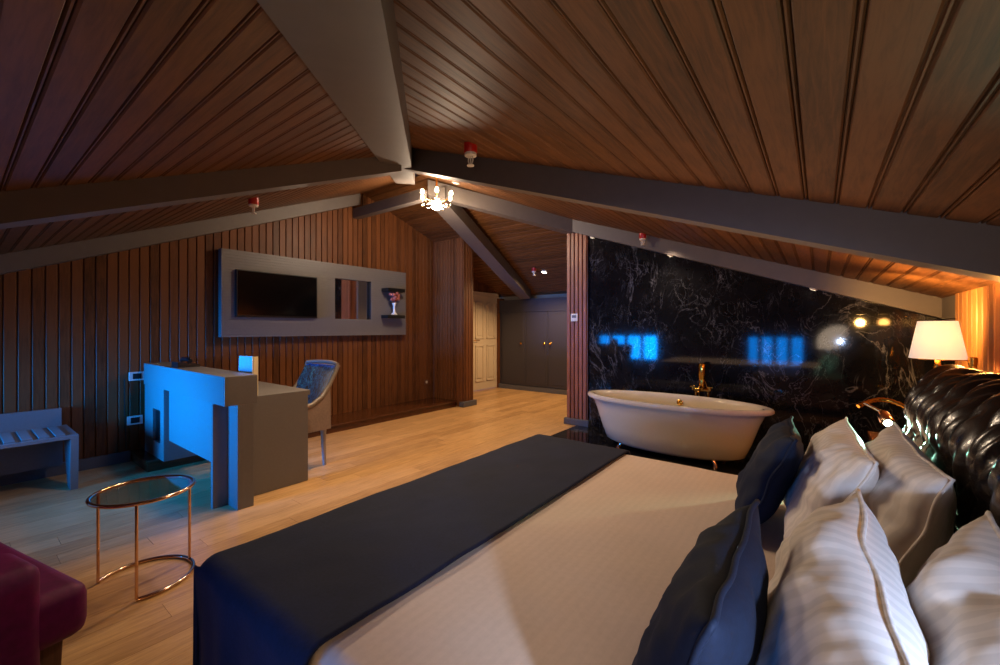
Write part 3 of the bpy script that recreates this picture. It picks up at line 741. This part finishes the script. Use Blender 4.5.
bm = NB(); lathe(bm, [(.07,0),(.072,.012),(.03,.03),(.016,.06),(.014,.2),(.022,.26),(.016,.3),(.013,.42),(.02,.46),(.01,.52)], seg=20); link('stem', bm, M['brass'], t, 50)
bm = NB(); lathe(bm, [(.122,.515),(.084,.735)], seg=40, cap=False); sh_ = link('lamp_shade', bm, M['shade'], t, 60)
bm = NB(); lathe(bm, [(.018,.54),(.03,.58),(.028,.61),(.0,.63)], seg=14, cap=False); link('bulb', bm, M['bulb'], t, 60)
bm = NB(); tube(bm, [(.122*math.cos(a),.122*math.sin(a),.515) for a in [2*PI*i/40 for i in range(40)]], .0025, 6, True); link('shade_trim', bm, M['brass'], sh_, 60)
n2 = copy_tree(bpy.data.objects['nightstand']); n2.location = (.515,-.45,0); n2['label'] = 'dark wooden nightstand on the near side of the bed by the headboard'
l2 = copy_tree(t); l2.location = (.5,-.45,.561); l2['label'] = 'table lamp on the near bedside, reflected small in the black marble'
t = thing('gold_bottle', 'tall gold bottle on the nightstand just right of the lamp', 'bottle', (.67,3.42,.561))
bm = NB(); lathe(bm, [(.045,0),(.05,.02),(.05,.36),(.03,.42),(.016,.45),(.016,.49)], seg=20); link('bottle_body', bm, M['brass'], t, 50)
bm = NB(); lathe(bm, [(.02,.49),(.02,.53),(.012,.535)], seg=16); link('stopper', bm, M['brass'], t, 50)

t = thing('reading_light', 'small lit reading lamp on a brass gooseneck at the far end of the headboard', 'reading lamp', (.36,2.52,.86))
bm = NB(); lathe(bm, [(.035,-.03),(.035,.02),(.015,.03)], seg=16, axis='x'); link('mount', bm, M['rose'], t, 50)
bm = NB(); pts = []
for i in range(25):
    a = i/24; pts.append((-.02-.2*a, .02+.06*math.sin(a*PI), .02+.045*math.sin(a*PI*.9)))
tube(bm, pts, .009, 8, taper=[.009+.0025*(i % 2) for i in range(25)]); link('gooseneck', bm, M['brass'], t, 60)
bm = NB(); d = V((.15,-.85,-.45)).normalized(); p = V((-.13,-.02,-.005)); 
tube(bm, [p-d*.05,p-d*.03,p+d*.025,p+d*.03], .02, 14, taper=[.01,.022,.026,.024]); tube(bm, [p-d*.045, V((-.2,.03,.05))], .007, 8); link('lamp_head', bm, M['rose'], t, 50)
bm = NB(); tube(bm, [p+d*.029,p+d*.033], .014, 14); link('led', bm, M['led'], t)

# ------------------------------------------------------------------ thermostat on the column
t = thing('thermostat', 'white wall thermostat on the wooden column by the bathtub', 'thermostat', (-2.545,4.947,1.4))
bm = NB(); box(bm, (-.05,-.018,-.05), (.05,0,.05), .005); link('casing', bm, M['white'], t)
bm = NB(); box(bm, (-.03,-.0195,-.005), (.03,-.017,.03)); link('display', bm, M['greydark'], t)

# ------------------------------------------------------------------ ceiling fittings
def sprinkler(loc, n, label):
    t = thing('fire_sprinkler', label, 'sprinkler', loc, 0, 'fire sprinklers on the wooden ceiling')
    z = V((0,0,1)); q = z.rotation_difference(-V(n)) if False else None
    bm = NB(); lathe(bm, [(.04,.02),(.04,-.035),(.036,-.04)], seg=18); link('red_base', bm, M['red'], t, 40)
    bm = NB(); lathe(bm, [(.036,-.04),(.036,-.055),(.016,-.06)], seg=18)
    for s in (-1,1): tube(bm, [(s*.016,0,-.055),(s*.018,0,-.085),(s*.006,0,-.11)], .004, 6)
    lathe(bm, [(.022,-.11),(.022,-.114)], seg=16); lathe(bm, [(.004,-.055),(.004,-.11)], seg=8); link('nozzle', bm, M['white'], t, 40)
sprinkler((-1.67,1.9,zr(-1.67)-.02), NR, 'red and white fire sprinkler on the ceiling right of the big hip beam')
sprinkler((-3.83,1.57,zl(1.57)-.02), NL, 'red fire sprinkler on the left ceiling above the television')
sprinkler((-1.62,4.83,zr(-1.62)-.02), NR, 'red fire sprinkler on the ceiling above the bathtub')
sprinkler((-4.1+.12,6.2,zf(6.2)-.015), NF, 'red fire sprinkler on the corridor ceiling near the wardrobe')
def downlight(loc, n, label, r=.03):
    t = thing('downlight', label, 'ceiling spotlight', loc, 0, 'small round ceiling spotlights'); n = V(n)
    t.rotation_mode = 'QUATERNION'; t.rotation_quaternion = V((0,0,-1)).rotation_difference(n)
    bm = NB(); lathe(bm, [(r*1.4,.012),(r*1.5,-.004),(r*1.05,-.008),(r,.0)], seg=20, cap=False); link('ring', bm, M['white'], t, 40)
    bm = NB(); lathe(bm, [(r*1.05,-.002),(r*1.02,-.0045)], seg=20); link('lens', bm, M['spot'], t)
downlight((-3.86,6.35,zf(6.35)-.012), NF, 'bright round spotlight on the corridor ceiling', .04)
downlight((-3.3,3.5,zr(-3.3)-.02), NR, 'small spotlight on the ceiling just right of the chandelier')
downlight((-2.1,3.1,zr(-2.1)-.02), NR, 'small spotlight on the ceiling under the long right beam')
def undl(x, lb): downlight((x,4.95,zr(x)-.172), NR, lb, .022)
undl(-2.3, 'small spotlight under the beam beside the wooden column'); undl(-1.35, 'small spotlight under the beam above the bathtub'); undl(-.05, 'small spotlight under the beam near the lamp end of the marble wall')

# chandelier hanging at the apex
CH = V((-3.6,3.49,2.77))
t = thing('chandelier', 'small lit crystal chandelier hanging where the roof beams meet', 'chandelier', CH)
bm = NB(); lathe(bm, [(.05,.30),(.05,.28),(.012,.26),(.012,.02),(.03,0),(.012,-.03)], seg=16); link('canopy', bm, M['brass'], t, 40)
for k in range(6):
    a = k*PI/3+.3; c, s_ = math.cos(a), math.sin(a)
    bm = NB(); tube(bm, [(0,0,.0),(.08*c,.08*s_,-.02),(.16*c,.16*s_,.0),(.19*c,.19*s_,.03)], .007, 8); ar = link('arm', bm, M['brass'], t, 60)
    bm = NB(); lathe(bm, [(.008,.03),(.02,.05),(.016,.08),(.0,.095)], (.19*c,.19*s_,0), 10, cap=False); link('bulb', bm, M['bulb'], ar, 60)
bm = NB()
for k in range(40):
    a = random.random()*6.28; r = .06+.15*random.random(); bmesh.ops.create_icosphere(bm, subdivisions=1, radius=random.uniform(.008,.016), matrix=Matrix.Translation((r*math.cos(a), r*math.sin(a), -.03-.07*random.random()*(1.2-r*4))))
cr = link('crystal_drops', bm, M['crystal'], t); cr['kind'] = 'stuff'
bm = NB(); bmesh.ops.create_icosphere(bm, subdivisions=2, radius=.06, matrix=Matrix.Translation((.0,-.0,-.06))); link('center_bulb', bm, emis('bright_bulb', (255,240,215), 160), t, 0)

# ------------------------------------------------------------------ lights
def kel(rgb): return lin(rgb)[:3]
def light(name, kind, loc, energy, rgb, size=.1, target=None, **kw):
    l = bpy.data.lights.new(name, kind); l.energy = energy; l.color = kel(rgb)
    o = bpy.data.objects.new(name, l); COL.objects.link(o); o.location = loc
    if kind == 'AREA':
        l.shape = 'RECTANGLE'; l.size = size[0]; l.size_y = size[1]
    else: l.shadow_soft_size = size
    if target is not None: o.rotation_euler = (V(target)-V(loc)).to_track_quat('-Z', 'Y').to_euler()
    for k, v in kw.items(): setattr(l, k, v)
    return o
WARM = (255,208,150); SOFT = (255,226,194)
BLUE = (0,150,255)
for (a, b), tx, e in zip(wx, (-4.15,-.75), (84, 6)):
    light('window_daylight', 'AREA', ((a+b)/2,-1.2,.76), e, BLUE, (b-a-.1, .6), (tx,1.1,.66), spread=math.radians(54))
light('chandelier_light', 'POINT', CH+V((0,-.1,-.2)), 60, SOFT, .08)
light('table_lamp_light', 'POINT', (.545,3.5,1.2), 36, (255,186,104), .03)
light('far_bedside_fill', 'POINT', (.64,2.85,1.33), 13, (255,176,88), .05)  # added warm fill without a fixture, brightens wall and headboard top
light('near_table_lamp_light', 'POINT', (.5,-.45,1.2), 14, (255,200,130), .03)
light('bedside_fill', 'SPOT', (.3,-.8,.97), 60, SOFT, .35, (-.15,2,1.15), spot_size=math.radians(118), spot_blend=1.)
light('wall_wash_fill', 'SPOT', (.36,3.78,1.32), 60, (255,190,104), .04, (.8,4.25,1.38), spot_size=math.radians(130), spot_blend=.6)  # added spot with no fixture, boosts the glow on the headboard wall
light('reading_spot', 'SPOT', (.22,2.47,.83), 24, (170,255,220), .02, (.1,1.5,.7), spot_size=math.radians(95), spot_blend=.6)
light('reading_spot_near', 'SPOT', (.30,.22,1.02), 55, (184,210,255), .02, (.0,.85,.75), spot_size=math.radians(90), spot_blend=.6)
light('corridor_spot', 'SPOT', (-3.86,6.33,zf(6.35)-.05), 170, WARM, .04, (-4.1,6.0,0), spot_size=math.radians(150), spot_blend=.7)
light('overhead_fill_a', 'SPOT', (-3.2,2.6,zl(2.6)-.25), 120, WARM, .06, (-3.0,3.0,0), spot_size=math.radians(140), spot_blend=.9)  # added warm fill below the left roof, no fitting there
light('ceiling_spot_b', 'SPOT', (-1.34,4.8,zr(-1.34)-.08), 30, SOFT, .05, (-1.3,4.3,0), spot_size=math.radians(130), spot_blend=.8)
light('overhead_fill_c', 'SPOT', (-1.2,2.0,zr(-1.2)-.25), 45, SOFT, .12, (-1.0,1.6,0), spot_size=math.radians(160), spot_blend=.9)  # added soft fill above the bed, no fitting there
light('overhead_fill_d', 'SPOT', (-2.9,1.5,zl(1.5)-.2), 46, SOFT, .1, (-2.9,1.0,0), spot_size=math.radians(160), spot_blend=.9)  # added soft fill for the left side, belongs to no fitting
light('floor_bounce_fill', 'AREA', (-1.0,2.7,.75), 14, (255,205,160), (2.0,1.2), (-1.0,2.7,3))  # added upward area light imitating bounce from below
W = bpy.data.worlds.new('World'); S.world = W; W.use_nodes = True
bg = W.node_tree.nodes['Background']; sky = W.node_tree.nodes.new('ShaderNodeTexSky'); sky.sky_type = 'PREETHAM' if False else sky.sky_type
bg.inputs[0].default_value = (.1,.3,.8,1); bg.inputs[1].default_value = .6

# ------------------------------------------------------------------ camera
cam = bpy.data.cameras.new('camera'); co = bpy.data.objects.new('camera', cam); COL.objects.link(co)
co.location = (0,0,1.25); co.rotation_euler = (PI/2, 0, math.atan(320/420))
cam.sensor_width = 36; cam.lens = 36*420/1000; cam.shift_y = -3.5/1000; cam.clip_start = .02
S.camera = co
S.view_settings.view_transform = 'Standard'
S.view_settings.look = 'None'
S.view_settings.exposure = 0
